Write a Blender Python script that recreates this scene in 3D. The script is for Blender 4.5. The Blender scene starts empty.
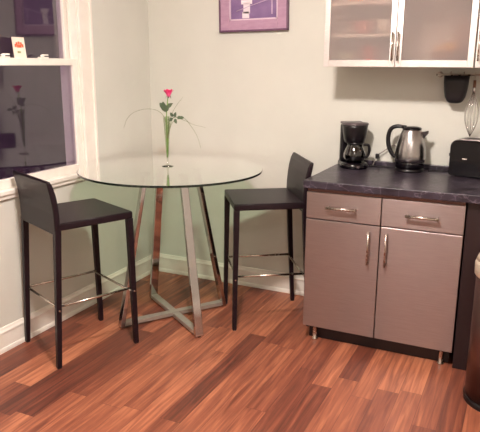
import bpy, bmesh, math, random
from mathutils import Vector, Matrix
random.seed(4)
PI = math.pi
scene = bpy.context.scene
col = scene.collection

# ------------------------------------------------------------------ helpers
def s2l(c):
    return tuple((v/255/12.92 if v/255 <= .04045 else ((v/255+.055)/1.055)**2.4) for v in c) + (1,)

class MB:
    """collects shapes, then links them as one mesh object"""
    def __init__(self): self.bm = bmesh.new()
    def _mark(self, faces, mi, smooth):
        for f in faces:
            f.material_index = mi; f.smooth = smooth
    def box(self, x0, x1, y0, y1, z0, z1, bev=0, seg=2, mi=0, rot=None, smooth=False):
        b = bmesh.new()
        r = bmesh.ops.create_cube(b, size=1)
        for v in b.verts:
            v.co = Vector(((x0+x1)/2+v.co.x*(x1-x0), (y0+y1)/2+v.co.y*(y1-y0), (z0+z1)/2+v.co.z*(z1-z0)))
        if bev: bmesh.ops.bevel(b, geom=b.edges[:], offset=bev, segments=seg, affect='EDGES', profile=.5)
        if rot is not None: bmesh.ops.transform(b, matrix=rot, verts=b.verts)
        self.merge(b, mi, smooth); return self
    def merge(self, b, mi=0, smooth=False):
        mp = {}
        for v in b.verts: mp[v] = self.bm.verts.new(v.co)
        for f in b.faces:
            try:
                g = self.bm.faces.new([mp[v] for v in f.verts]); g.material_index = mi; g.smooth = smooth
            except ValueError: pass
        b.free()
    def loft(self, rings, mi=0, smooth=True, caps=True, closed=True):
        vs = [[self.bm.verts.new(p) for p in r] for r in rings]
        n = len(rings[0])
        for a, b in zip(vs, vs[1:]):
            for i in range(n if closed else n-1):
                j = (i+1) % n
                f = self.bm.faces.new((a[i], a[j], b[j], b[i])); f.smooth = smooth; f.material_index = mi
        if caps:
            for r, rev in ((vs[0], True), (vs[-1], False)):
                f = self.bm.faces.new(list(reversed(r)) if rev else r); f.material_index = mi
        return self
    def lathe(self, prof, c=(0, 0, 0), n=32, mi=0, smooth=True, caps=True, sx=1, sy=1):
        rings = [[(c[0]+r*sx*math.cos(2*PI*i/n), c[1]+r*sy*math.sin(2*PI*i/n), c[2]+z) for i in range(n)] for r, z in prof]
        return self.loft(rings, mi, smooth, caps)
    def tube(self, pts, r, n=8, mi=0, smooth=True, flat=1.0):
        pts = [Vector(p) for p in pts]
        rr = r if isinstance(r, (list, tuple)) else [r]*len(pts)
        rings = []; prev = None
        for i, p in enumerate(pts):
            t = (pts[min(i+1, len(pts)-1)]-pts[max(i-1, 0)]).normalized()
            if prev is None:
                ref = Vector((0, 0, 1)) if abs(t.z) < .9 else Vector((1, 0, 0))
                u = t.cross(ref).normalized()
            else:
                u = (prev - t*prev.dot(t)).normalized()
            prev = u; w = t.cross(u)
            rings.append([p+(u*math.cos(2*PI*k/n)+w*math.sin(2*PI*k/n)*flat)*rr[i] for k in range(n)])
        return self.loft(rings, mi, smooth)
    def bar(self, a, b, ax, wa, ta, wb=None, tb=None, mi=0):
        """square bar from a to b: width along unit vector ax, thickness across it (horizontal ends)"""
        wb = wb or wa; tb = tb or ta
        a = Vector(a); b = Vector(b); ax = Vector(ax).normalized(); ay = Vector((-ax.y, ax.x, 0))
        rings = []
        for p, w, t in ((a, wa, ta), (b, wb, tb)):
            rings.append([p+ax*w/2*i+ay*t/2*j for i, j in ((1, 1), (-1, 1), (-1, -1), (1, -1))])
        return self.loft(rings, mi, False)
    def build(self, name, mat, parent=None, bevel=0, loc=None, rotz=0):
        bmesh.ops.recalc_face_normals(self.bm, faces=self.bm.faces[:])
        me = bpy.data.meshes.new(name); self.bm.to_mesh(me); self.bm.free()
        for m in (mat if isinstance(mat, (list, tuple)) else [mat]): me.materials.append(m)
        o = bpy.data.objects.new(name, me); col.objects.link(o)
        if parent: o.parent = parent
        if loc: o.location = loc
        if rotz: o.rotation_euler.z = rotz
        if bevel:
            md = o.modifiers.new('bevel', 'BEVEL'); md.width = bevel; md.segments = 2; md.limit_method = 'ANGLE'
        return o

def cm(pts, n=8):
    """catmull-rom through points"""
    P = [Vector(p) for p in pts]; P = [P[0]*2-P[1]]+P+[P[-1]*2-P[-2]]; out = []
    for i in range(1, len(P)-2):
        for k in range(n):
            t = k/n
            out.append(.5*((2*P[i])+(P[i+1]-P[i-1])*t+(2*P[i-1]-5*P[i]+4*P[i+1]-P[i+2])*t*t+(3*P[i]-P[i-1]-3*P[i+1]+P[i+2])*t**3))
    out.append(P[-2]); return out

def tag(o, label=None, cat=None, group=None, kind=None):
    if label: o['label'] = label
    if cat: o['category'] = cat
    if group: o['group'] = group
    if kind: o['kind'] = kind
    return o
def thing(name, label, cat, loc=(0, 0, 0), rotz=0, group=None):
    o = bpy.data.objects.new(name, None); col.objects.link(o); o.empty_display_size = .1
    o.location = loc; o.rotation_euler.z = rotz
    return tag(o, label, cat, group)
def struct(name, mb, mat): return tag(mb.build(name, mat), kind='structure')

# ------------------------------------------------------------------ materials
def mat(name, rgb=(200, 200, 200), rough=.5, metal=0, **kw):
    m = bpy.data.materials.new(name); m.use_nodes = True
    b = m.node_tree.nodes['Principled BSDF']
    b.inputs['Base Color'].default_value = s2l(rgb); b.inputs['Roughness'].default_value = rough; b.inputs['Metallic'].default_value = metal
    for k, v in kw.items(): b.inputs[k.replace('_', ' ')].default_value = v
    return m
def nodes(m): return m.node_tree.nodes, m.node_tree.links, m.node_tree.nodes['Principled BSDF']
def add_noise(m, scale, c0, c1, bump=0, coord='Object', stretch=(1, 1, 1), detail=4, p0=.35, p1=.65, rough=None):
    N, L, b = nodes(m)
    tc = N.new('ShaderNodeTexCoord'); mp = N.new('ShaderNodeMapping'); mp.inputs['Scale'].default_value = stretch
    nz = N.new('ShaderNodeTexNoise'); nz.inputs['Scale'].default_value = scale; nz.inputs['Detail'].default_value = detail
    L.new(tc.outputs[coord], mp.inputs[0]); L.new(mp.outputs[0], nz.inputs['Vector'])
    if c0 is not None:
        cr = N.new('ShaderNodeValToRGB'); cr.color_ramp.elements[0].position = p0; cr.color_ramp.elements[1].position = p1
        cr.color_ramp.elements[0].color = s2l(c0); cr.color_ramp.elements[1].color = s2l(c1)
        L.new(nz.outputs['Fac'], cr.inputs[0]); L.new(cr.outputs[0], b.inputs['Base Color'])
    if rough:
        mr = N.new('ShaderNodeMapRange'); mr.inputs['To Min'].default_value = rough[0]; mr.inputs['To Max'].default_value = rough[1]
        L.new(nz.outputs['Fac'], mr.inputs['Value']); L.new(mr.outputs[0], b.inputs['Roughness'])
    if bump:
        bp = N.new('ShaderNodeBump'); bp.inputs['Strength'].default_value = bump; bp.inputs['Distance'].default_value = .002
        L.new(nz.outputs['Fac'], bp.inputs['Height']); L.new(bp.outputs[0], b.inputs['Normal'])
    return m

M = {}
M['wall'] = add_noise(mat('wall_paint', rough=.75), 3, (209, 209, 200), (214, 214, 205), bump=0)
add_noise(M['wall'], 220, None, None, bump=.25)
M['ceiling'] = add_noise(mat('ceiling_paint', rough=.9), 60, (232, 228, 215), (238, 234, 222), bump=.2)
M['trim'] = add_noise(mat('white_trim_paint', rough=.35), 8, (232, 226, 216), (240, 234, 225))
M['leather'] = add_noise(mat('dark_leather', rough=.38, Specular_IOR_Level=.32), 140, (22, 11, 17), (30, 17, 25), bump=.35)
M['chrome'] = add_noise(mat('chrome', (196, 192, 190), .07, 1), 30, None, None, rough=(.05, .12))
M['satin'] = add_noise(mat('satin_metal', (205, 195, 185), .25, 1), 60, None, None, rough=(.2, .32))
M['steel'] = add_noise(mat('brushed_steel', (160, 150, 152), .4, .95, Anisotropic=.75, Anisotropic_Rotation=.25), 12, (160, 147, 146), (170, 157, 155), stretch=(1, 1, 60), rough=(.3, .38), bump=.06)
M['steel2'] = add_noise(mat('kettle_steel', (200, 190, 182), .25, 1), 14, (168, 164, 164), (172, 168, 168), stretch=(1, 1, 1), rough=(.24, .27))
M['alu'] = add_noise(mat('aluminium_frame', (215, 208, 205), .38, .85), 40, (214, 207, 204), (226, 219, 216), stretch=(1, 1, 8))
M['bar'] = add_noise(mat('brushed_base_metal', rough=.42, metal=.6), 40, (170, 163, 154), (180, 172, 163))
M['handle'] = add_noise(mat('handle_steel', (190, 178, 168), .28, 1), 50, None, None, rough=(.22, .34))
M['carcass'] = add_noise(mat('dark_brown_laminate', rough=.45), 6, (26, 13, 17), (34, 18, 21), stretch=(1, 1, .1))
M['carcassrail'] = add_noise(mat('brown_rail', rough=.4), 6, (96, 62, 56), (108, 72, 64), stretch=(.2, 1, 1))
M['cabwhite'] = add_noise(mat('cabinet_interior_white', rough=.5), 6, (220, 214, 206), (228, 222, 214))
M['black'] = add_noise(mat('black_plastic', rough=.3), 50, (10, 6, 11), (15, 10, 16), bump=.05)
M['blackgloss'] = add_noise(mat('glossy_black_plastic', rough=.12), 50, (8, 5, 10), (12, 8, 14))
M['greytop'] = add_noise(mat('grey_plastic', rough=.35), 50, (76, 66, 70), (88, 78, 80))
M['toaster_top'] = add_noise(mat('toaster_top_metal', rough=.3, metal=.8), 50, (120, 110, 108), (140, 130, 126))
M['cord'] = add_noise(mat('cord_rubber', rough=.5), 50, (12, 9, 12), (18, 14, 17))
M['whitecord'] = add_noise(mat('grey_cord', rough=.5), 50, (120, 112, 108), (135, 126, 120))
M['frame'] = add_noise(mat('mauve_frame', rough=.38), 18, (176, 138, 164), (186, 150, 174), stretch=(1, 1, 3))
M['frame_edge'] = add_noise(mat('dark_mauve_edge', rough=.4), 18, (96, 62, 88), (108, 72, 98))
M['fillet'] = add_noise(mat('pale_pink_fillet', rough=.4), 18, (214, 190, 206), (222, 200, 214))
M['print'] = add_noise(mat('purple_print', rough=.3), 9, (122, 96, 140), (142, 114, 158), stretch=(1, 1, 2))
M['printwhite'] = add_noise(mat('white_print_shape', rough=.3), 20, (232, 218, 226), (242, 230, 236))
M['printgrey'] = add_noise(mat('lilac_print_line', rough=.3), 20, (190, 165, 190), (200, 176, 200))
M['petal'] = add_noise(mat('pink_petal', rough=.5, Subsurface_Weight=.0), 25, (226, 40, 104), (246, 92, 150))
M['leaf'] = add_noise(mat('rose_leaf', rough=.5), 30, (66, 84, 62), (92, 108, 80))
M['stem'] = add_noise(mat('green_stem', rough=.5), 30, (96, 142, 50), (120, 164, 66))
M['grass'] = add_noise(mat('pale_grass_blade', rough=.6), 30, (116, 122, 84), (134, 140, 102))
M['card'] = add_noise(mat('cream_card', rough=.6), 12, (238, 218, 202), (246, 228, 214))
M['orange'] = add_noise(mat('orange_red_ink', rough=.6), 40, (214, 84, 50), (228, 112, 70))
M['greenink'] = add_noise(mat('grey_green_ink', rough=.6), 40, (150, 152, 104), (168, 166, 120))
M['bin'] = add_noise(mat('bronze_steel', (120, 90, 86), .3, .85), 8, (104, 78, 74), (118, 88, 84), stretch=(1, 1, .1))
M['binlid'] = add_noise(mat('pale_lid_metal', (240, 226, 205), .3, .6), 8, (236, 222, 200), (246, 234, 214))
M['rubber'] = add_noise(mat('foot_rubber', rough=.6), 30, (30, 26, 28), (40, 34, 36))
M['coffee'] = add_noise(mat('dark_coffee', rough=.1), 10, (16, 9, 8), (24, 14, 11))
M['night'] = add_noise(mat('night_brick_outside', rough=.9), 5, (60, 50, 56), (72, 60, 66))
M['mitt'] = add_noise(mat('black_caddy_plastic', rough=.45), 40, (10, 5, 10), (15, 8, 14))
M['wood'] = add_noise(mat('brown_wood_handle', rough=.5), 20, (104, 66, 46), (126, 82, 58), stretch=(1, 1, .2))
M['outwin'] = add_noise(mat('outside_window_frame', rough=.6), 8, (100, 94, 110), (112, 104, 120))

def emit(name, rgb, strength):
    m = bpy.data.materials.new(name); m.use_nodes = True; N = m.node_tree.nodes; L = m.node_tree.links
    N.remove(N['Principled BSDF']); e = N.new('ShaderNodeEmission'); e.inputs[0].default_value = s2l(rgb); e.inputs[1].default_value = strength
    L.new(e.outputs[0], N['Material Output'].inputs[0]); return m
def clear_glass(name, tint, refl=1.7, rough=0.0):
    """thin clear glass: straight-through light plus a Fresnel reflection on the outer side of each face"""
    m = bpy.data.materials.new(name); m.use_nodes = True; N = m.node_tree.nodes; L = m.node_tree.links
    N.remove(N['Principled BSDF'])
    t = N.new('ShaderNodeBsdfTransparent'); t.inputs[0].default_value = s2l(tint)
    g = N.new('ShaderNodeBsdfGlossy'); g.inputs['Roughness'].default_value = rough; g.inputs[0].default_value = (1, 1, 1, 1)
    fr = N.new('ShaderNodeFresnel'); fr.inputs[0].default_value = 1.5
    ge = N.new('ShaderNodeNewGeometry'); inv = N.new('ShaderNodeMath'); inv.operation = 'SUBTRACT'; inv.inputs[0].default_value = 1
    L.new(ge.outputs['Backfacing'], inv.inputs[1])
    mu = N.new('ShaderNodeMath'); mu.operation = 'MULTIPLY'; L.new(fr.outputs[0], mu.inputs[0]); L.new(inv.outputs[0], mu.inputs[1])
    m2 = N.new('ShaderNodeMath'); m2.operation = 'MULTIPLY'; m2.use_clamp = True; L.new(mu.outputs[0], m2.inputs[0]); m2.inputs[1].default_value = refl
    mx = N.new('ShaderNodeMixShader'); L.new(m2.outputs[0], mx.inputs[0]); L.new(t.outputs[0], mx.inputs[1]); L.new(g.outputs[0], mx.inputs[2])
    L.new(mx.outputs[0], N['Material Output'].inputs[0]); return m
M['glass'] = clear_glass('table_glass', (220, 238, 224), 2.3)
M['pane'] = clear_glass('window_glass', (225, 222, 225), 2.3, .045)
M['vglass'] = clear_glass('vase_glass', (244, 246, 240), 2.6)
M['cglass'] = clear_glass('carafe_glass', (150, 140, 142), 2.4, .03)
M['edge'] = add_noise(mat('dark_green_glass_edge', rough=.12), 30, (20, 28, 24), (32, 42, 35))
N, L, b = nodes(M['edge']); et = N.new('ShaderNodeBsdfTransparent'); et.inputs[0].default_value = s2l((214, 228, 212))
eg = N.new('ShaderNodeNewGeometry'); em = N.new('ShaderNodeMixShader'); L.new(eg.outputs['Backfacing'], em.inputs[0]); L.new(b.outputs[0], em.inputs[1]); L.new(et.outputs[0], em.inputs[2]); L.new(em.outputs[0], N['Material Output'].inputs[0])

# frosted glass: mostly a rough refraction, partly translucent white
m = bpy.data.materials.new('frosted_glass'); m.use_nodes = True; N = m.node_tree.nodes; L = m.node_tree.links
N.remove(N['Principled BSDF'])
rf = N.new('ShaderNodeBsdfRefraction'); rf.inputs['Roughness'].default_value = .3; rf.inputs['IOR'].default_value = 1.25; rf.inputs[0].default_value = s2l((240, 234, 230))
df = N.new('ShaderNodeBsdfDiffuse'); df.inputs[0].default_value = s2l((222, 214, 212))
tr = N.new('ShaderNodeBsdfTranslucent'); tr.inputs[0].default_value = s2l((236, 230, 228))
tp = N.new('ShaderNodeBsdfTransparent'); tp.inputs[0].default_value = s2l((235, 230, 226))
m1 = N.new('ShaderNodeMixShader'); m1.inputs[0].default_value = .3; L.new(df.outputs[0], m1.inputs[1]); L.new(tr.outputs[0], m1.inputs[2])
m2 = N.new('ShaderNodeMixShader'); m2.inputs[0].default_value = .68; L.new(rf.outputs[0], m2.inputs[1]); L.new(tp.outputs[0], m2.inputs[2])
m3 = N.new('ShaderNodeMixShader'); m3.inputs[0].default_value = .25; L.new(m2.outputs[0], m3.inputs[1]); L.new(m1.outputs[0], m3.inputs[2])
nz = N.new('ShaderNodeTexNoise'); nz.inputs['Scale'].default_value = 90; bp = N.new('ShaderNodeBump'); bp.inputs['Strength'].default_value = .25; bp.inputs['Distance'].default_value = .002
tc = N.new('ShaderNodeTexCoord'); L.new(tc.outputs['Object'], nz.inputs['Vector']); L.new(nz.outputs[0], bp.inputs['Height']); L.new(bp.outputs[0], rf.inputs['Normal'])
L.new(m3.outputs[0], N['Material Output'].inputs[0]); M['frost'] = m

# wood floor: planks run along Y
m = mat('red_wood_floor', rough=.36, Specular_IOR_Level=.4); N, L, b = nodes(m); M['floor'] = m
def mth(op, a, bb=None, c=None):
    n = N.new('ShaderNodeMath'); n.operation = op
    for i, v in enumerate((a, bb, c)):
        if v is None: continue
        if isinstance(v, (int, float)): n.inputs[i].default_value = v
        else: L.new(v, n.inputs[i])
    return n.outputs[0]
tc = N.new('ShaderNodeTexCoord'); sp = N.new('ShaderNodeSeparateXYZ'); L.new(tc.outputs['Object'], sp.inputs[0])
PW, PL = .1, .95
row = mth('FLOOR', mth('DIVIDE', sp.outputs[0], PW))
wn = N.new('ShaderNodeTexWhiteNoise'); wn.noise_dimensions = '1D'; L.new(row, wn.inputs['W'])
yy = mth('ADD', mth('DIVIDE', sp.outputs[1], PL), mth('MULTIPLY', wn.outputs['Value'], 7.3))
cell = mth('FLOOR', yy)
cb = N.new('ShaderNodeCombineXYZ'); L.new(row, cb.inputs[0]); L.new(cell, cb.inputs[1])
wn2 = N.new('ShaderNodeTexWhiteNoise'); wn2.noise_dimensions = '3D'; L.new(cb.outputs[0], wn2.inputs['Vector'])
# grain
mp = N.new('ShaderNodeMapping'); mp.inputs['Scale'].default_value = (34, 1.7, 1)
off = N.new('ShaderNodeVectorMath'); off.operation = 'ADD'; sc_ = N.new('ShaderNodeVectorMath'); sc_.operation = 'SCALE'; sc_.inputs['Scale'].default_value = 9
L.new(wn2.outputs['Color'], sc_.inputs[0]); L.new(tc.outputs['Object'], off.inputs[0]); L.new(sc_.outputs[0], off.inputs[1]); L.new(off.outputs[0], mp.inputs[0])
gn = N.new('ShaderNodeTexNoise'); gn.inputs['Scale'].default_value = 1.5; gn.inputs['Detail'].default_value = 6; gn.inputs['Distortion'].default_value = .8; L.new(mp.outputs[0], gn.inputs['Vector'])
tone = mth('ADD', mth('MULTIPLY', wn2.outputs['Value'], .4), mth('MULTIPLY_ADD', gn.outputs['Fac'], .9, -.05))
cr = N.new('ShaderNodeValToRGB'); cr.color_ramp.elements[0].position = .22; cr.color_ramp.elements[0].color = s2l((74, 38, 32))
cr.color_ramp.elements[1].position = .9; cr.color_ramp.elements[1].color = s2l((186, 120, 88))
e = cr.color_ramp.elements.new(.48); e.color = s2l((114, 62, 47)); e = cr.color_ramp.elements.new(.7); e.color = s2l((147, 87, 64))
L.new(tone, cr.inputs[0])
fx = mth('FRACT', mth('DIVIDE', sp.outputs[0], PW)); fy = mth('FRACT', yy)
gx = mth('GREATER_THAN', mth('ABSOLUTE', mth('SUBTRACT', fx, .5)), .485); gy = mth('GREATER_THAN', mth('ABSOLUTE', mth('SUBTRACT', fy, .5)), .4985)
gap = mth('MAXIMUM', gx, gy)
mx = N.new('ShaderNodeMix'); mx.data_type = 'RGBA'; L.new(mth('MULTIPLY', gap, .45), mx.inputs[0]); L.new(cr.outputs[0], mx.inputs[6]); mx.inputs[7].default_value = s2l((60, 28, 26))
L.new(mx.outputs[2], b.inputs['Base Color'])
bp = N.new('ShaderNodeBump'); bp.inputs['Strength'].default_value = .25; bp.inputs['Distance'].default_value = .001; bp.invert = True; L.new(gap, bp.inputs['Height']); L.new(bp.outputs[0], b.inputs['Normal'])
mr = N.new('ShaderNodeMapRange'); mr.inputs['To Min'].default_value = .3; mr.inputs['To Max'].default_value = .5; L.new(gn.outputs['Fac'], mr.inputs['Value']); L.new(mr.outputs[0], b.inputs['Roughness'])

# dark stone-look worktop with pale veins
m = mat('dark_veined_worktop', rough=.33); N, L, b = nodes(m); M['worktop'] = m
tc = N.new('ShaderNodeTexCoord'); nz = N.new('ShaderNodeTexNoise'); nz.inputs['Scale'].default_value = 7; nz.inputs['Detail'].default_value = 5
L.new(tc.outputs['Object'], nz.inputs['Vector'])
mp = N.new('ShaderNodeVectorMath'); mp.operation = 'MULTIPLY_ADD'; mp.inputs[1].default_value = (.25, .25, .25); L.new(nz.outputs['Color'], mp.inputs[0]); L.new(tc.outputs['Object'], mp.inputs[2])
vo = N.new('ShaderNodeTexVoronoi'); vo.feature = 'DISTANCE_TO_EDGE'; vo.inputs['Scale'].default_value = 11; L.new(mp.outputs[0], vo.inputs['Vector'])
cr = N.new('ShaderNodeValToRGB'); cr.color_ramp.elements[0].position = 0; cr.color_ramp.elements[0].color = s2l((126, 114, 126))
cr.color_ramp.elements[1].position = .03; cr.color_ramp.elements[1].color = s2l((34, 25, 34)); L.new(vo.outputs['Distance'], cr.inputs[0])
n2 = N.new('ShaderNodeTexNoise'); n2.inputs['Scale'].default_value = 9; n2.inputs['Detail'].default_value = 6; L.new(tc.outputs['Object'], n2.inputs['Vector'])
c2 = N.new('ShaderNodeValToRGB'); c2.color_ramp.elements[0].position = .35; c2.color_ramp.elements[0].color = s2l((30, 24, 34)); c2.color_ramp.elements[1].position = .68; c2.color_ramp.elements[1].color = s2l((76, 68, 82)); L.new(n2.outputs['Fac'], c2.inputs[0])
mx = N.new('ShaderNodeMix'); mx.data_type = 'RGBA'; mx.inputs[0].default_value = .5; L.new(cr.outputs[0], mx.inputs[6]); L.new(c2.outputs[0], mx.inputs[7]); L.new(mx.outputs[2], b.inputs['Base Color'])

# ------------------------------------------------------------------ room
RX, RY, RZ = 3.9, -4.7, 2.45
struct('floor', MB().box(-.15, RX+.1, RY-.1, .1, -.1, 0), M['floor'])
struct('ceiling', MB().box(-.15, RX+.1, RY-.1, .1, RZ, RZ+.1), M['ceiling'])
struct('wall_back', MB().box(-.15, RX+.1, 0, .12, 0, RZ), M['wall'])
struct('wall_right', MB().box(RX, RX+.12, RY, 0, 0, RZ), M['wall'])
struct('wall_front', MB().box(-.15, RX+.1, RY-.12, RY, 0, RZ), M['wall'])
WY0, WY1, WZ0, WZ1 = -1.66, -.73, .86, 2.16        # window opening
w = MB(); w.box(-.15, 0, RY, WY0, 0, RZ); w.box(-.15, 0, WY1, 0, 0, RZ); w.box(-.15, 0, WY0, WY1, 0, WZ0); w.box(-.15, 0, WY0, WY1, WZ1, RZ)
struct('wall_left', w, M['wall'])
def skirting(name, a, b, inward):
    a = Vector(a); b = Vector(b); n = Vector(inward)
    prof = [(0, 0), (.02, 0), (.02, .012), (.017, .022), (.013, .026), (.013, .1), (.017, .104), (.017, .112), (.009, .122), (.005, .132), (0, .134)]
    mb = MB(); mb.loft([[p+n*d+Vector((0, 0, z)) for d, z in prof] for p in (a, b)], smooth=False)
    return struct(name, mb, M['trim'])
skirting('baseboard_left', (0, RY, 0), (0, 0, 0), (1, 0, 0))
skirting('baseboard_back', (0.0, 0, 0), (RX, 0, 0), (0, -1, 0))
skirting('baseboard_right', (RX, RY, 0), (RX, 0, 0), (-1, 0, 0))

# window -----------------------------------------------------------
win = tag(bpy.data.objects.new('window_1', None), kind='structure'); col.objects.link(win)
c = MB()
for y0, y1, z0, z1 in ((WY1-.005, WY1+.095, .86, WZ1+.1), (WY0-.095, WY0+.005, .86, WZ1+.1), (WY0-.095, WY1+.095, WZ1-.005, WZ1+.1)):
    c.box(0, .018, y0, y1, z0, z1, .003)
# raised back band on the outer edges of the casing
c.box(0, .028, WY1+.08, WY1+.1, .86, WZ1+.105, .004); c.box(0, .028, WY0-.1, WY0-.08, .86, WZ1+.105, .004); c.box(0, .028, WY0-.1, WY1+.1, WZ1+.085, WZ1+.105, .004)
c.build('casing', M['trim'], win)
c = MB(); c.box(-.1, .027, WY0-.12, WY1+.12, .835, .862, .006, 3); c.build('sill', M['trim'], win)
c = MB(); c.box(0, .016, WY0-.09, WY1+.09, .812, .836, .004); c.build('apron', M['trim'], win)
c = MB(); c.box(-.14, 0, WY1-.012, WY1, .86, WZ1); c.box(-.14, 0, WY0, WY0+.012, .86, WZ1); c.box(-.14, 0, WY0, WY1, WZ1-.012, WZ1)
c.box(-.052, -.046, WY1-.026, WY1-.012, .86, WZ1); c.build('jamb', M['trim'], win)
def sash(name, x, z0, z1, bot, top, sw):
    y0, y1 = WY0+.012, WY1-.012
    s = MB(); s.box(x-.035, x, y1-sw, y1, z0, z1, .003); s.box(x-.035, x, y0, y0+sw, z0, z1, .003)
    s.box(x-.035, x, y0+sw, y1-sw, z0, z0+bot, .003); s.box(x-.035, x, y0+sw, y1-sw, z1-top, z1, .003)
    so = s.build(name, M['trim'], win)
    g = MB(); g.box(x-.02, x-.016, y0+sw-.004, y1-sw+.004, z0+bot-.004, z1-top+.004); g.build('pane', M['pane'], so)
sash('upper_sash', -.062, 1.49, WZ1-.012, .035, .04, .035)
ls = sash('lower_sash', -.012, .862, 1.524, .048, .038, .035)
for y in (-1.28, -1.0):
    s = MB(); s.box(-.04, -.014, y-.03, y+.03, 1.5245, 1.531, .002)
    s.lathe([(.011, 0), (.011, .01), (.006, .014)], (-.028, y-.005, 1.53), 14)
    s.box(-.034, -.018, y-.005, y+.034, 1.537, 1.546, .003, rot=Matrix.Identity(4)); s.build('sash_lock', M['trim'], win)

# card on the rail
card = thing('greeting_card', 'small cream card with an orange fan motif, propped upright on the window rail', 'card', (-.028, -1.165, 1.5245))
R = Matrix.Rotation(math.radians(-6), 4, 'Y')
k = MB(); k.box(-.0015, .0015, -.042, .042, 0, .105, rot=R); k.build('card_sheet', M['card'], card)
k = MB()
for i in range(5):
    a = math.radians(160-35*i); cy_, cz_ = -math.cos(a)*.026, .055+math.sin(a)*.02
    k.box(.0017, .0024, -cy_*-1-.006, -cy_*-1+.006, cz_-.008, cz_+.008, .0003, rot=R)
k.box(.0017, .0023, -.016, .016, .052, .066, .0003, rot=R)
k.build('printed_fan', M['orange'], card)
k = MB(); k.box(.0017, .0023, -.018, .006, .024, .034, .0003, rot=R); k.build('printed_base', M['greenink'], card)

# ------------------------------------------------------------------ picture
pic = thing('framed_picture', 'mauve framed purple picture hanging slightly crooked on the back wall', 'picture', (.79, -.001, 1.697))
pic.rotation_euler = (0, -math.radians(.9), 0)
W2, HH, FW = .2345, .56, .07
f = MB()
for x0, x1, z0, z1 in ((-W2+.008, -W2+FW, .008, HH-.008), (W2-FW, W2-.008, .008, HH-.008), (-W2+FW, W2-FW, .008, FW), (-W2+FW, W2-FW, HH-FW, HH-.008)):
    f.box(x0, x1, -.022, 0, z0, z1, .002)
f.build('frame', M['frame'], pic)
f = MB()
for x0, x1, z0, z1 in ((-W2, -W2+.009, 0, HH), (W2-.009, W2, 0, HH), (-W2, W2, 0, .012), (-W2, W2, HH-.009, HH)): f.box(x0, x1, -.03, 0, z0, z1, .002)
f.build('frame_edge', M['frame_edge'], pic)
f = MB()
for x0, x1, z0, z1 in ((-W2+FW-.001, -W2+FW+.008, FW, HH-FW), (W2-FW-.008, W2-FW+.001, FW, HH-FW), (-W2+FW, W2-FW, FW-.001, FW+.008), (-W2+FW, W2-FW, HH-FW-.008, HH-FW+.001)): f.box(x0, x1, -.018, -.004, z0, z1)
f.build('inner_fillet', M['fillet'], pic)
f = MB(); f.box(-W2+FW, W2-FW, -.01, -.002, FW, HH-FW); f.build('print', M['print'], pic)
f = MB(); f.box(-.085, -.01, -.0115, -.0095, .165, .19, .0004); f.box(-.078, -.03, -.0115, -.0095, .082, .12, .0004); f.box(-.07, -.025, -.0115, -.0095, .11, .17, .0004)
f.build('printed_white_shape', M['printwhite'], pic)
f = MB(); f.tube([(-.12, -.0115, .125), (-.02, -.0118, .155), (.15, -.0115, .2)], .0025, 6); f.box(.12, .127, -.0115, -.0095, .1, .19); f.build('printed_streak', M['printgrey'], pic)

# ------------------------------------------------------------------ table
TC = Vector((.578, -.682)); TZ = .915
tb = thing('bar_table', 'round clear glass bar table on four splayed chrome legs in the corner', 'table', (TC.x, TC.y, 0))
g = MB(); R_ = .527
g.loft([[(r*math.cos(2*PI*i/96), r*math.sin(2*PI*i/96), z) for i in range(96)] for r, z in ((R_-.0015, TZ-.012), (R_, TZ-.0105), (R_, TZ-.0015), (R_-.0015, TZ))], smooth=False)
for fc in g.bm.faces: fc.material_index = 1 if len(fc.verts) == 4 else 0
g.build('tabletop', [M['glass'], M['edge']], tb)
A0 = math.radians(-34.5)
cb_ = [MB(), MB()]
for k in range(4):
    a = A0+k*PI/2; u = Vector((math.cos(a), math.sin(a), 0)); v = Vector((-u.y, u.x, 0))
    l = MB(); l.bar(u*.338+Vector((0, 0, .006)), u*.162+Vector((0, 0, TZ-.024)), v, .05, .026, .044, .024)
    lg = l.build('leg', M['chrome'], tb, bevel=.003)
    p_ = MB(); p_.lathe([(.026, 0), (.031, .003), (.031, .009), (.028, .0115)], tuple(u*.158+Vector((0, 0, TZ-.0245))), 24); p_.build('mounting_pad', M['satin'], lg)
    p_ = MB(); p_.lathe([(.011, 0), (.011, .008)], tuple(u*.338), 14); p_.build('foot', M['rubber'], lg)
for k, (lab) in enumerate((0, 1)):
    a = A0+k*PI/2; u = Vector((math.cos(a), math.sin(a), 0))
    c = MB(); z0 = .008 if k == 0 else .0085
    c.bar(u*-.328+Vector((0, 0, z0+.011)), u*.328+Vector((0, 0, z0+.011)), Vector((-u.y, u.x, 0)), .045, .045)
    c.bm.free(); c = MB()
    v = Vector((-u.y, u.x, 0)); rings = []
    for s in (-.328, .328):
        rings.append([u*s+v*.0215*i+Vector((0, 0, z0+(.024 if j > 0 else 0)+(.0025*k))) for i, j in ((1, 1), (-1, 1), (-1, -1), (1, -1))])
    c.loft(rings, smooth=False); c.build('cross_bar', M['bar'], tb, bevel=.002)

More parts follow.
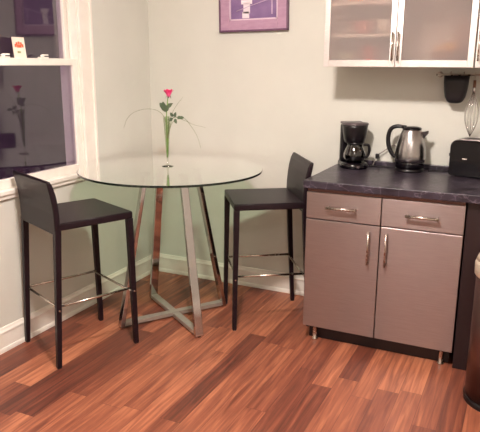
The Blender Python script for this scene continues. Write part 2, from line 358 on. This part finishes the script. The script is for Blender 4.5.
# ------------------------------------------------------------------ vase, rose
V = Vector((.526, -.635, TZ))
vs = thing('bud_vase', 'slender clear glass bud vase on a disc foot, standing on the glass table', 'vase', tuple(V))
g = MB()
prof = [(.034, 0), (.035, .004), (.014, .009), (.007, .016), (.0045, .03), (.006, .045), (.009, .07), (.013, .13), (.017, .2), (.021, .27), (.0225, .29)]
inner = [(.0212, .29), (.0195, .27), (.0155, .2), (.0115, .13), (.0075, .07), (.004, .052), (.0005, .048)]
g.lathe(prof+inner, n=28); g.build('glass_body', M['vglass'], vs)
rose = thing('rose', 'pink rose with dark leaves and grass blades, standing in the bud vase', 'flower', tuple(V+Vector((0, 0, .05))))
def rp(x, z, dy=0): return Vector((x-V.x, dy, z-V.z-.05))
s = MB(); s.tube(cm([(0, 0, .004), (-.003, 0, .1), (.0, 0, .24), (.01, -.002, .32), (.014, -.002, .355)]), .0028, 8); s.build('stem', M['stem'], rose)
s = MB()
for dx, dz in ((-.006, .235), (.006, .24), (-.002, .225), (.003, .19)):
    s.tube(cm([(dx*.15, .001, .004), (dx*.7, .003, .1), (dx*1.6, .004, dz)]), [.0022]*17, 6)
s.build('stem', M['stem'], rose)
# bloom: overlapping cupped petals
bl = MB(); bc = Vector((.018, -.002, .362))
def petal(mb, base, az, size, open_, lean):
    rings = []; n = 7
    for i in range(6):
        t = i/5; w_ = size*math.sin(PI*(.16+.68*t))*.95
        r_ = size*(.28+open_*t**1.5); z = size*1.7*t*(1-.12*open_*t)+lean*0
        row = []
        for j in range(n):
            q = (j/(n-1)-.5)*2; ang = az+q*w_/(r_+size*.35)
            row.append(base+Vector((math.cos(ang)*r_, math.sin(ang)*r_, z-abs(q)**2*size*.2*t)))
        rings.append(row)
    top = [[p for p in r] for r in rings]
    for th in (0,):
        mb.loft(top, closed=False, caps=False)
for ring, (n, sz, op) in enumerate(((3, .016, .15), (4, .021, .5), (5, .0255, .62), (5, .026, .8))):
    for i in range(n): petal(bl, bc+Vector((0, 0, -.004*ring)), 2*PI*i/n+ring*.6, sz, op, 0)
o = bl.build('bloom', M['petal'], rose); md = o.modifiers.new('thick', 'SOLIDIFY'); md.thickness = .001
s = MB(); s.lathe([(.001, -.018), (.006, -.01), (.009, 0), (.005, .006)], tuple(bc), 12)
for i in range(5):
    a = 2*PI*i/5; s.tube([bc+Vector((math.cos(a)*.006, math.sin(a)*.006, 0)), bc+Vector((math.cos(a)*.014, math.sin(a)*.014, -.01)), bc+Vector((math.cos(a)*.016, math.sin(a)*.016, -.022))], [.003, .0025, .0005], 6, flat=.3)
s.build('calyx', M['leaf'], rose)
def leaf(c0, d, L_, W_, nrm=Vector((0, -1, .2))):
    c0 = Vector(c0); d = Vector(d).normalized(); w_ = d.cross(nrm).normalized(); nn = w_.cross(d)
    l = MB(); rings = []
    for i in range(9):
        t = i/8; ww = W_*math.sin(PI*min(1, t*.96+.02))**.8*(1-.25*t)
        cc = c0+d*L_*t-nn*L_*.12*t*t
        rings.append([cc+w_*ww*q/2+nn*abs(q)*ww*.12 for q in (-1, -.5, 0, .5, 1)])
    l.loft(rings, closed=False, caps=False); ob = l.build('leaf', M['leaf'], rose)
    md = ob.modifiers.new('thick', 'SOLIDIFY'); md.thickness = .0008
leaf(rp(.515, 1.25), (-.9, -.1, .8), .045, .032); leaf(rp(.52, 1.23), (-.15, -.3, 1), .06, .044); leaf(rp(.52, 1.235), (.6, -.2, .7), .045, .036)
leaf(rp(.525, 1.255), (.5, .2, .35), .04, .03); leaf(rp(.53, 1.262), (1, 0, .5), .042, .018); leaf(rp(.532, 1.24), (-.4, .3, -.1), .03, .028)
for (x, z), (dx, dz) in (((.575, 1.205), (-.4, .5)), ((.583, 1.203), (.3, 1)), ((.60, 1.20), (1, .15)), ((.585, 1.195), (.3, -.9)), ((.572, 1.197), (-.8, -.5)), ((.615, 1.20), (.8, .1))):
    leaf(rp(x, z, -.005), (dx, -.1, dz), .03, .022)
s = MB(); s.tube(cm([rp(.531, 1.1), rp(.545, 1.17), rp(.58, 1.203), rp(.62, 1.2)]), .0013, 6); s.build('twig', M['leaf'], rose)
for pts in ([(.527, 1.08), (.515, 1.19), (.472, 1.234), (.397, 1.243), (.312, 1.222), (.26, 1.183), (.232, 1.125)],
            [(.53, 1.08), (.555, 1.2), (.594, 1.266), (.641, 1.317)],
            [(.531, 1.08), (.57, 1.195), (.65, 1.186), (.709, 1.166), (.785, 1.154)],
            [(.532, 1.08), (.565, 1.17), (.64, 1.2), (.696, 1.15), (.734, 1.095), (.755, 1.035)]):
    P = cm([rp(x, z, -.002*i) for i, (x, z) in enumerate(pts)]); n = len(P)
    s = MB(); s.tube(P, [.003*(1-.7*i/n) for i in range(n)], 6, flat=.5); s.build('grass_blade', M['grass'], rose)

# ------------------------------------------------------------------ stools
def make_stool(label, loc, ang, dep=.43, bh=1.0):
    W, H = .426, .75
    t = thing('bar_stool', label, 'bar stool', (loc[0], loc[1], 0), ang, 'leather bar stools')
    w2, d2 = W/2, dep/2
    # seat: soft slab, slightly domed
    s = MB(); rings = []
    n = 14
    s.box(-d2+.004, d2, -w2, w2, H-.038, H, .009, 3, smooth=False)
    st = s.build('seat', M['leather'], t)
    p = MB(); e = .0035
    loop = [(-d2+.03, -w2+e, H-.006), (d2-.01, -w2+e, H-.006), (d2-e, -w2+.01, H-.006), (d2-e, w2-.01, H-.006), (d2-.01, w2-e, H-.006), (-d2+.03, w2-e, H-.006)]
    p.tube([(x, y, z+.003) for x, y, z in loop], .003, 6); p.build('piping', M['leather'], st)
    # backrest: one curved upholstered panel
    b = MB(); rings = []
    pts = [(-.0, -.06), (0, 0), (-.001, .05), (-.005, .1), (-.012, .15), (-.021, .195), (-.027, .217), ]
    for i, (dx, dz) in enumerate(pts):
        th = .03 if i < 5 else (.028 if i == 5 else .02); x0 = -d2+dx+(0 if i < 6 else .003)
        row = []
        ee = .006
        row = [(x0+ee, -w2), (x0+th-ee, -w2), (x0+th, -w2+ee), (x0+th, w2-ee), (x0+th-ee, w2), (x0+ee, w2), (x0, w2-ee), (x0, -w2+ee)]
        rings.append([(x, y, H+dz*bh) for x, y in row])
    last = rings[-1]; rings.append([(x*.0+(-d2-.024+.013)+(x-(-d2-.024+.013))*.6, y*.985, H+.2235*bh) for x, y, z in last])
    b.loft(rings, smooth=False); b.build('backrest', M['leather'], t, bevel=.002)
    # legs
    for fx, sy in ((1, 1), (1, -1), (-1, 1), (-1, -1)):
        l = MB(); yt = sy*(w2-.016); xt = fx*(d2-.016)
        xb = xt+(.012 if fx > 0 else -.04)
        l.bar((xb, sy*(w2-.013), .006), (xt, yt, H-.036), (0, 1, 0), .024, .024, .032, .032)
        lo = l.build('leg', M['leather'], t, bevel=.002)
        c = MB(); c.box(xb-.01, xb+.01, sy*(w2-.013)-.01, sy*(w2-.013)+.01, 0, .008, .002); c.build('foot_cap', M['rubber'], lo)
        zr = .31; q = (zr/ (H-.036)); xr = xb+(xt-xb)*q
        c = MB(); c.tube([(xr, sy*(w2-.004), zr), (xr, sy*(w2+.0035), zr)], .0045, 10); c.build('bolt', M['satin'], lo)
    zr = .31; q = zr/(H-.036)
    xf = (d2-.004)+(-.012)*q; xr_ = -(d2+.024)+.04*q
    def rod(a, b_):
        r = MB(); r.tube([a, b_], .0065, 10); r.build('footrest_rod', M['satin'], t)
    yy_ = w2-.026
    rod((xf-.016, -yy_, zr+.012), (xr_+.016, -yy_, zr+.012)); rod((xf-.016, yy_, zr+.012), (xr_+.016, yy_, zr+.012))
    rod((xf-.012, -yy_-.012, zr), (xf-.012, yy_+.012, zr)); rod((xr_+.012, -yy_-.012, zr), (xr_+.012, yy_+.012, zr))
    return t
make_stool('dark brown leather bar stool backing onto the window sill, left of glass table', (.314, -1.206), 1.155, .43, .93)
make_stool('dark brown leather bar stool standing between glass table and steel cabinet', (1.055, -.425), 3.737, .42)

# ------------------------------------------------------------------ base cabinet
CX0, CX1, FY = 1.392, 2.188, -.645
cab = thing('base_cabinet', 'freestanding stainless steel base cabinet with two drawers over two doors', 'cabinet', (CX0, 0, 0))
Wc = CX1-CX0; mid = Wc/2
c = MB(); c.box(0.003, Wc-.003, FY+.021, -.03, .095, .868); c.build('body', M['carcass'], cab)
c = MB(); c.box(0.004, Wc-.004, FY+.006, FY+.021, .85, .868); c.build('front_rail', M['carcassrail'], cab)
c = MB(); c.box(.02, Wc-.02, -.583, -.565, .0, .095); c.box(.02, .036, -.565, -.05, 0, .095); c.build('shade_board', M['carcass'], cab)  # dark boards added behind the legs to stand in for the shade underneath
def bow(parent, a, b_, r=.0055, off=.03):
    a = Vector(a); b_ = Vector(b_); d = (b_-a).normalized(); o_ = Vector((0, -off, 0))
    h = MB(); h.tube([a+o_-d*.004, b_+o_+d*.004], r, 12)
    for q in (a+d*.006, b_-d*.006): h.tube([q, q+o_], r*.9, 10)
    return h.build('handle', M['handle'], parent)
for i, (x0, x1) in enumerate(((0, mid-.002), (mid+.002, Wc))):
    d = MB(); d.box(x0, x1, FY, FY+.02, .705, .848, .0025); dr = d.build('drawer', M['steel'], cab)
    hx0, hx1 = ((.118, .27), (.525, .677))[i]
    h = MB(); z = .775
    bow(dr, (hx0, FY, z), (hx1, FY, z), .0075)
    d = MB(); d.box(x0, x1, FY, FY+.02, .088, .7, .0025); do = d.build('door', M['steel'], cab)
    hx = (.344, .434)[i]; bow(do, (hx, FY, .668), (hx, FY, .5), .0045, .028)
for x, y in ((.06, -.605), (Wc-.055, -.605), (.06, -.025), (Wc-.055, -.025)):
    l = MB(); l.lathe([(.017, 0), (.018, .004), (.012, .01), (.012, .085), (.02, .088), (.02, .096)], (x, y, 0), 18); l.build('leg', M['satin'], cab)
c = MB(); c.box(2.194, 2.33, -.63, -.03, 0, .868, .002)
tag(c.build('cabinet_end_panel', M['carcass']), 'dark brown filler unit under the worktop end, between steel cabinet and bin', 'panel')
wt = thing('worktop', 'dark marbled worktop with pale veins over the steel cabinet', 'worktop', (0, 0, 0))
c = MB(); c.box(1.377, 2.37, -.67, -.003, .87, .91, .004); c.build('slab', M['worktop'], wt)
c = MB(); c.box(1.377, 2.37, -.022, -.003, .91, .938, .003); c.build('upstand', M['worktop'], wt)

# ------------------------------------------------------------------ coffee maker
K = .91
cof = thing('coffee_maker', 'small black drip coffee maker with glass carafe at the left end of the worktop', 'coffee maker', (1.503, -.146, K), math.radians(-58))
# local: +x is the front
b = MB(); b.lathe([(.076, 0), (.082, .006), (.082, .022), (.07, .034), (.066, .036)], (.01, 0, 0), 32, sx=1, sy=1)
b.box(-.1, 0, -.07, .07, 0, .034, .012, 3); b.build('base', M['blackgloss'], cof)
b = MB(); b.box(-.1, -.062, -.062, .062, .03, .25, .012, 3); b.build('water_tank', M['black'], cof)
b = MB(); b.lathe([(.056, .148), (.062, .165), (.069, .2), (.073, .235), (.075, .25)], (.0, 0, 0), 32); b.build('filter_basket', M['black'], cof)
b = MB(); b.lathe([(.076, .25), (.078, .254), (.076, .261), (.04, .265), (.001, .266)], (.0, 0, 0), 32); b.box(-.1, -.05, -.062, .062, .25, .263, .005); b.build('lid', M['greytop'], cof)
b = MB(); b.lathe([(.042, .038), (.056, .046), (.063, .065), (.063, .085), (.053, .115), (.042, .135), (.044, .143)], (.012, 0, 0), 32, caps=False); ca = b.build('carafe', M['cglass'], cof)
md = ca.modifiers.new('thick', 'SOLIDIFY'); md.thickness = .002
b = MB(); b.lathe([(.038, .041), (.053, .048), (.059, .062), (.0605, .085), (.055, .1)], (.012, 0, 0), 32); b.build('coffee', M['coffee'], ca)
b = MB(); b.lathe([(.045, .138), (.047, .142), (.046, .152), (.02, .155)], (.012, 0, 0), 28); b.build('carafe_lid', M['black'], ca)
b = MB(); b.tube(cm([(.035, .045, .138), (.04, .07, .136), (.04, .08, .11), (.035, .074, .075), (.035, .055, .062)]), .011, 10, flat=.7); b.build('carafe_handle', M['black'], ca)
b = MB(); b.box(.088, .0925, -.008, .008, .009, .02, .001); b.build('switch', M['greytop'], cof)

# ------------------------------------------------------------------ kettle
ket = thing('electric_kettle', 'brushed steel electric kettle with black handle, lid and base on the worktop', 'kettle', (1.822, -.12, K), 0)
b = MB(); b.lathe([(.078, 0), (.08, .004), (.08, .014), (.072, .02)], n=40); b.build('power_base', M['black'], ket)
b = MB(); b.lathe([(.076, .02), (.082, .026), (.083, .05), (.082, .056)], n=40); b.build('lower_band', M['blackgloss'], ket)
b = MB(); b.lathe([(.082, .056), (.085, .075), (.085, .1), (.081, .135), (.074, .17), (.064, .205), (.053, .232), (.05, .238)], n=48); b.build('body', M['steel2'], ket)
b = MB(); b.lathe([(.052, .236), (.054, .241), (.049, .248), (.028, .253), (.001, .255)], n=40); b.box(-.06, -.03, -.014, .014, .24, .257, .005, smooth=True); b.build('lid', M['blackgloss'], ket)
b = MB(); rings = []
for x, hw, z0, z1 in ((.05, .02, .17, .225), (.07, .013, .19, .227), (.092, .004, .218, .232)):
    rings.append([(x, -hw, z1), (x, 0, z1+.002), (x, hw, z1), (x+.0, hw*.4, z0), (x, -hw*.4, z0)])
b.loft(rings, smooth=False); b.build('spout', M['steel2'], ket)
b = MB(); b.tube(cm([(-.04, 0, .248), (-.085, 0, .25), (-.118, 0, .232), (-.13, 0, .185), (-.122, 0, .13), (-.1, 0, .09), (-.076, 0, .072)]), [.013+.004*math.sin(i/48*PI) for i in range(49)], 12, flat=.75)
b.build('handle', M['black'], ket)

# ------------------------------------------------------------------ toaster
toa = thing('toaster', 'black two slot toaster at the right end of the worktop', 'toaster', (2.19, -.132, K), math.radians(-9))
b = MB(); prof = []
n = 10; hw, dp = .14, .078
def rr(hw, hz, r, zc=0, n=6):
    out = []
    for cx_, cz_, a0 in ((hw-r, hz-r, 0), (-hw+r, hz-r, 90), (-hw+.012, .012, 180), (hw-.012, .012, 270)):
        rad = r if a0 < 180 else .012
        for i in range(n+1):
            a = math.radians(a0+90*i/n); out.append((cx_+rad*math.cos(a), cz_+rad*math.sin(a)))
    return out
rings = []
for y, s_ in ((-dp, .955), (-dp+.006, .985), (-dp+.016, 1), (dp-.016, 1), (dp-.006, .985), (dp, .955)):
    rings.append([(x*s_, y, .006+z*s_) for x, z in rr(hw, .192, .036)])
b.loft(rings, smooth=False); b.build('body', M['blackgloss'], toa)
b = MB(); b.box(-.1, .1, -.055, .055, .197, .2015, .002); tp_ = b.build('top_plate', M['toaster_top'], toa)
for y in (-.025, .025):
    b = MB(); b.box(-.08, .08, y-.012, y+.012, .2, .2022, .0005); b.build('slot', M['cord'], tp_)
b = MB(); b.box(-.144, -.134, -.012, .012, .1, .115, .003); b.box(-.158, -.14, -.018, .018, .1, .118, .004); b.build('lever', M['black'], toa)
b = MB(); b.box(-.07, -.045, -.0795, -.0775, .095, .102, .0008); b.build('badge', M['satin'], toa)
b = MB(); b.lathe([(.014, 0), (.014, .01), (.009, .012)], (0, 0, 0), 16)
bmesh.ops.transform(b.bm, matrix=Matrix.Translation((.1, -.079, .07)) @ Matrix.Rotation(PI/2, 4, 'X'), verts=b.bm.verts); b.build('browning_knob', M['greytop'], toa)
for x in (-.1, .1):
    for y in (-.05, .05):
        b = MB(); b.lathe([(.009, 0), (.009, .009)], (x, y, 0), 12); b.build('foot', M['rubber'], toa)

# cords
b = MB(); b.tube(cm([(1.60, -.075, K+.006), (1.605, -.05, K+.03), (1.619, -.034, .975), (1.65, -.028, 1.0), (1.69, -.03, 1.03), (1.715, -.035, 1.04), (1.75, -.04, 1.0), (1.8, -.04, K+.006)]), .0028, 8)
kc = b.build('power_cord', M['whitecord']); tag(kc, 'thin grey power cord looping on the wall between coffee maker and kettle', 'cord')
b = MB(); b.box(1.606, 1.628, -.046, -.026, .955, .985, .005, rot=None); b.build('plug', M['cord'], kc)
b = MB(); b.tube(cm([(1.585, -.09, K+.005), (1.64, -.065, K+.005), (1.7, -.06, K+.005), (1.765, -.075, K+.005)]), .0035, 8)
tag(b.build('power_cord', M['cord']), 'black cord lying on the worktop left of the kettle', 'cord')
b = MB(); b.tube(cm([(1.925, -.10, K+.0045), (1.96, -.075, K+.0045), (2.0, -.07, K+.0045), (2.03, -.05, K+.0045), (2.07, -.03, K+.0045)]), .0035, 8)
tag(b.build('power_cord', M['cord']), 'black cord lying on the worktop between kettle and toaster', 'cord')

# ------------------------------------------------------------------ wall cabinets
UZ, UD = 1.487, -.37
def wall_cabinet(label, x0, doors, dw, shelves):
    t = thing('wall_cabinet', label, 'wall cabinet', (x0, 0, UZ), 0, 'frosted glass wall cabinets'); Wd = dw*doors; H = .7
    c = MB(); c.box(0, .016, UD+.02, 0, 0, H); c.box(Wd-.016, Wd, UD+.02, 0, 0, H); c.box(.016, Wd-.016, UD+.02, 0, 0, .016); c.box(.016, Wd-.016, UD+.02, 0, H-.016, H); c.box(.016, Wd-.016, -.008, 0, .016, H-.016)
    c.build('body', M['cabwhite'], t)
    if doors == 2: c = MB(); c.box(dw-.008, dw+.008, UD+.03, -.009, .017, H-.017); c.build('divider', M['cabwhite'], t)
    for bay, z in shelves:
        c = MB(); c.box(bay*dw+(.017 if bay == 0 else .009), (bay+1)*dw-(.009 if doors == 2 and bay == 0 else .017), UD+.05, -.009, z, z+.016); c.build('shelf', M['cabwhite'], t)
    for i in range(doors):
        a, b_ = i*dw+.0015, (i+1)*dw-.0015; F = .03
        d = MB()
        d.box(a, a+F, UD, UD+.019, 0, H, .0015); d.box(b_-F, b_, UD, UD+.019, 0, H, .0015); d.box(a+F, b_-F, UD, UD+.019, 0, F+.004, .0015); d.box(a+F, b_-F, UD, UD+.019, H-F, H, .0015)
        do = d.build('door', M['alu'], t)
        g = MB(); g.box(a+F-.002, b_-F+.002, UD+.008, UD+.0115, F+.002, H-F+.002); g.build('frosted_pane', M['frost'], do)
        hx = (b_-.013) if i == 0 and doors == 2 else (a+.013)
        bow(do, (hx, UD, .035), (hx, UD, .17), .0042, .025)
    return t
wall_cabinet('aluminium framed wall cabinet with two frosted glass doors above the worktop', 1.367, 2, .3855, ((0, .155), (0, .32), (1, .335)))
wall_cabinet('wall cabinet cut off by the right photo edge, only its frame showing', 2.142, 1, .3855, ((0, .155), (0, .335)))
# crockery behind the frosted doors
def bowl(name, label, cat, c, r, h, rgb, grp=None, rgh=.3):
    mt = add_noise(mat(name+'_glaze', rough=rgh), 20, rgb, tuple(min(255, v+8) for v in rgb)); b = MB()
    b.lathe([(r*.45, 0), (r*.5, .004), (r*.85, h*.5), (r, h), (r*.94, h), (r*.78, h*.5), (r*.4, .01), (.001, .009)], (0, 0, 0), 28)
    return tag(b.build(name, mt, loc=c), label, cat, grp)
def mug(label, c, r, h, rgb):
    t = thing('mug', label, 'mug', c); mt = add_noise(mat('mug_glaze', rough=.3), 20, rgb, tuple(min(255, v+8) for v in rgb))
    b = MB(); b.lathe([(r*.9, 0), (r, .006), (r, h), (r*.92, h), (r*.9, .01), (.001, .008)], n=24); b.build('cup', mt, t)
    b = MB(); b.tube(cm([(r*.95, 0, h*.8), (r*1.5, 0, h*.75), (r*1.5, 0, h*.35), (r*.95, 0, h*.2)]), .005, 8); b.build('handle', mt, t)
Z0 = UZ+.0165
bowl('bowl', 'pale green bowl at the bottom left behind the left frosted door', 'bowl', (1.45, -.2, Z0), .06, .06, (206, 208, 180))
mug('red mug on the lowest shelf behind the left frosted door', (1.575, -.2, Z0), .04, .095, (196, 78, 62))
mug('grey mug beside the red one behind the left frosted door', (1.675, -.22, Z0), .036, .08, (150, 140, 140))
Z1 = UZ+.155+.0165
bowl('bowl', 'pink bowl on the middle shelf behind the left frosted door', 'bowl', (1.535, -.2, Z1), .065, .07, (206, 120, 110))
bowl('bowl', 'white bowl beside the pink one on the middle shelf', 'bowl', (1.655, -.2, Z1), .052, .08, (226, 214, 200))
Z2 = UZ+.32+.0165
mug('orange mug on the upper shelf behind the left frosted door', (1.49, -.2, Z2), .045, .09, (226, 140, 90))
bt = thing('fruit_basket', 'dark basket of yellow fruit low behind the right frosted door', 'basket', (1.985, -.2, Z0))
b = MB(); b.box(-.07, .07, -.07, .07, 0, .055, .012, 2); b.build('basket', M['wood'], bt)
mf = add_noise(mat('yellow_fruit_skin', rough=.5), 20, (226, 150, 60), (236, 176, 84))
for i, (x, y, z, r) in enumerate(((-.035, -.03, .077, .026), (.015, -.025, .082, .03), (.04, .03, .08, .027), (-.02, .035, .079, .027))):
    b = MB(); b.lathe([(.001, -r), (r*.5, -r*.87), (r*.87, -r*.5), (r, 0), (r*.87, r*.5), (r*.5, r*.87), (.001, r*.95)], (0, 0, 0), 18)
    tag(b.build('orange', mf, loc=(1.985+x, -.2+y, Z0+z)), 'yellow orange fruit in the basket behind the right frosted door', 'fruit', 'fruit in the basket')
bx = MB(); bx.box(2.0, 2.1, -.11, -.03, Z0, Z0+.21, .004); tag(bx.build('carton', add_noise(mat('brown_carton', rough=.7), 12, (150, 104, 84), (162, 116, 94))), 'tall brown carton behind the fruit basket in the wall cabinet', 'box')

# ------------------------------------------------------------------ rail with caddy and whisk
rl = thing('utensil_rail', 'thin steel rail on the back wall under the wall cabinets', 'rail', (1.92, 0, 1.447))
b = MB(); b.tube([(0, -.045, 0), (.62, -.045, 0)], .006, 12); b.build('bar', M['handle'], rl)
for x in (.015, .6):
    b = MB(); b.lathe([(.016, 0), (.016, .004), (.008, .008), (.008, .04), (.012, .046)], n=16)
    bmesh.ops.transform(b.bm, matrix=Matrix.Translation((x, 0, 0)) @ Matrix.Rotation(PI/2, 4, 'X'), verts=b.bm.verts); b.build('bracket', M['handle'], rl)
cd = thing('utensil_caddy', 'black rounded caddy hanging from the steel rail above the toaster', 'caddy', (2.032, -.075, 1.295))
b = MB(); rings = []
for z, hw, hd in ((0, .014, .01), (.003, .03, .02), (.012, .042, .028), (.035, .053, .034), (.07, .06, .037), (.11, .064, .039), (.148, .066, .04)):
    r = min(hw, hd)*.7; ring = []
    for cx_, cy_, a0 in ((hw-r, hd-r, 0), (-hw+r, hd-r, 90), (-hw+r, -hd+r, 180), (hw-r, -hd+r, 270)):
        for i in range(6): a = math.radians(a0+90*i/5); ring.append((cx_+r*math.cos(a), cy_+r*math.sin(a), z))
    rings.append(ring)
rings.append([(x*.93, y*.9, .148) for x, y, z in rings[-1]]); rings.append([(x*.85, y*.8, .03) for x, y, z in rings[-1]])
b.loft(rings); b.build('bucket', M['mitt'], cd)
for x in (-.035, .035):
    b = MB(); b.tube(cm([(x, .036, .145), (x, .042, .163), (x, .03, .169), (x, .018, .162)]), .0028, 8); b.build('hook', M['handle'], cd)
wk = thing('whisk', 'wire balloon whisk hanging handle up from the rail beside the black caddy', 'whisk', (2.125, -.058, 1.115))
b = MB(); b.tube([(0, 0, .265), (0, 0, .305)], [.0085, .0075], 12); b.build('handle', M['wood'], wk)
b = MB(); b.tube(cm([(0, 0, .303), (.0, 0, .318), (.0, .013, .3445), (.0, .027, .334)]), .0022, 8); b.build('hanging_hook', M['handle'], wk)
b = MB(); b.lathe([(.0075, .24), (.0095, .25), (.0095, .262), (.0085, .268)], n=14); b.build('ferrule', M['chrome'], wk)
for k in range(6):
    a = PI*k/6; pts = []
    for t in [i/24 for i in range(25)]:
        th = t*2-1; s_ = math.copysign(1, th); q = 1-abs(th)      # q 0 at the handle, 1 at the tip
        r = .037*math.sin(PI*min(1, q**.8*.5+.5*q))*(1) if q < 1 else 0
        pts.append(((s_*r)*math.cos(a)*(1 if q < 1 else 0)+(0 if q else s_*.004*math.cos(a)), (s_*r)*math.sin(a), .245*(1-q**.85)))
    b = MB(); b.tube(pts, .0013, 6); b.build('wire_loop', M['chrome'], wk)

# ------------------------------------------------------------------ bin
bn = thing('pedal_bin', 'tall bronze steel pedal bin with pale domed lid at the right photo edge', 'bin', (2.422, -.87, 0))
b = MB(); b.lathe([(.149, 0), (.151, .004), (.151, .028), (.146, .03)], n=48); b.build('base_ring', M['black'], bn)
b = MB(); b.lathe([(.146, .03), (.146, .6)], n=64); b.build('body', M['bin'], bn)
b = MB(); b.lathe([(.148, .6), (.154, .608), (.156, .655), (.15, .672)], n=64); b.build('collar', M['binlid'], bn)
b = MB(); b.lathe([(.15, .673), (.144, .69), (.12, .705), (.08, .714), (.001, .718)], n=64); b.build('lid', M['binlid'], bn)
b = MB(); b.box(-.03, .03, -.185, -.13, .012, .02, .003); b.build('pedal', M['satin'], bn)

# ------------------------------------------------------------------ outside at night
nb = thing('neighbouring_house', 'dark house wall seen through the window glass at night', 'house', (-2.6, -1.5, -.1))
b = MB(); b.box(-.2, 0, -4, 6, 0, 5); b.build('wall', M['night'], nb)
b = MB()
for y0, y1, z0, z1 in ((1.3, 1.36, 1.4, 2.9), (2.3, 2.36, 1.4, 2.9), (1.3, 2.36, 1.34, 1.4), (1.3, 2.36, 2.9, 2.96)): b.box(-.01, .03, y0, y1, z0, z1)
b.build('window_frame', M['outwin'], nb)

# ------------------------------------------------------------------ lights
LX, LY = 1.58, -2.1
lamp = thing('ceiling_lamp', 'round flush ceiling lamp with glowing glass dome', 'ceiling lamp', (LX, LY, RZ))
b = MB(); b.lathe([(.12, 0), (.12, -.012), (.11, -.02)], n=40); b.build('canopy', M['satin'], lamp)
b = MB(); b.lathe([(.105, -.02), (.103, -.04), (.09, -.066), (.06, -.085), (.001, -.094)], n=40)
b.build('glass_dome', emit('lamp_glow', (255, 241, 233), 125), lamp)
fill_lamp = thing('ceiling_lamp', 'added fill lamp on the ceiling, unseen behind the viewpoint', 'ceiling lamp', (2.9, -4.0, RZ))  # added fill light, an unseen source that softens the shadows
b = MB(); b.lathe([(.12, 0), (.12, -.012), (.11, -.02)], n=40); b.build('canopy', M['satin'], fill_lamp)
b = MB(); b.lathe([(.105, -.02), (.103, -.04), (.09, -.066), (.06, -.085), (.001, -.094)], n=40)
b.build('glass_dome', emit('fill_lamp_glow', (255, 241, 233), 26), fill_lamp)
wd = bpy.data.worlds.new('night'); scene.world = wd; wd.use_nodes = True
wd.node_tree.nodes['Background'].inputs[0].default_value = s2l((125, 98, 125)); wd.node_tree.nodes['Background'].inputs[1].default_value = .7

# ------------------------------------------------------------------ camera
F, PITCH, YAW, ROLL = 609.56, .24468, .44208, .00486
cam = bpy.data.cameras.new('camera'); co = bpy.data.objects.new('camera', cam); col.objects.link(co)
cam.sensor_fit = 'HORIZONTAL'; cam.sensor_width = 36; cam.lens = F/480*36; cam.clip_start = .05
cp, sp_ = math.cos(PITCH), math.sin(PITCH)
fw = Vector((-math.sin(YAW)*cp, math.cos(YAW)*cp, -sp_)); r0 = Vector((math.cos(YAW), math.sin(YAW), 0)); u0 = r0.cross(fw)
rt = r0*math.cos(ROLL)+u0*math.sin(ROLL); up = rt.cross(fw)
mw = Matrix((rt, up, -fw)).transposed().to_4x4(); mw.translation = (2.42447, -3.65201, 1.5)
co.matrix_world = mw; scene.camera = co
scene.view_settings.view_transform = 'Standard'; scene.view_settings.look = 'None'; scene.view_settings.gamma = 1
scene.view_settings.use_curve_mapping = False; scene.view_settings.exposure = 2.5
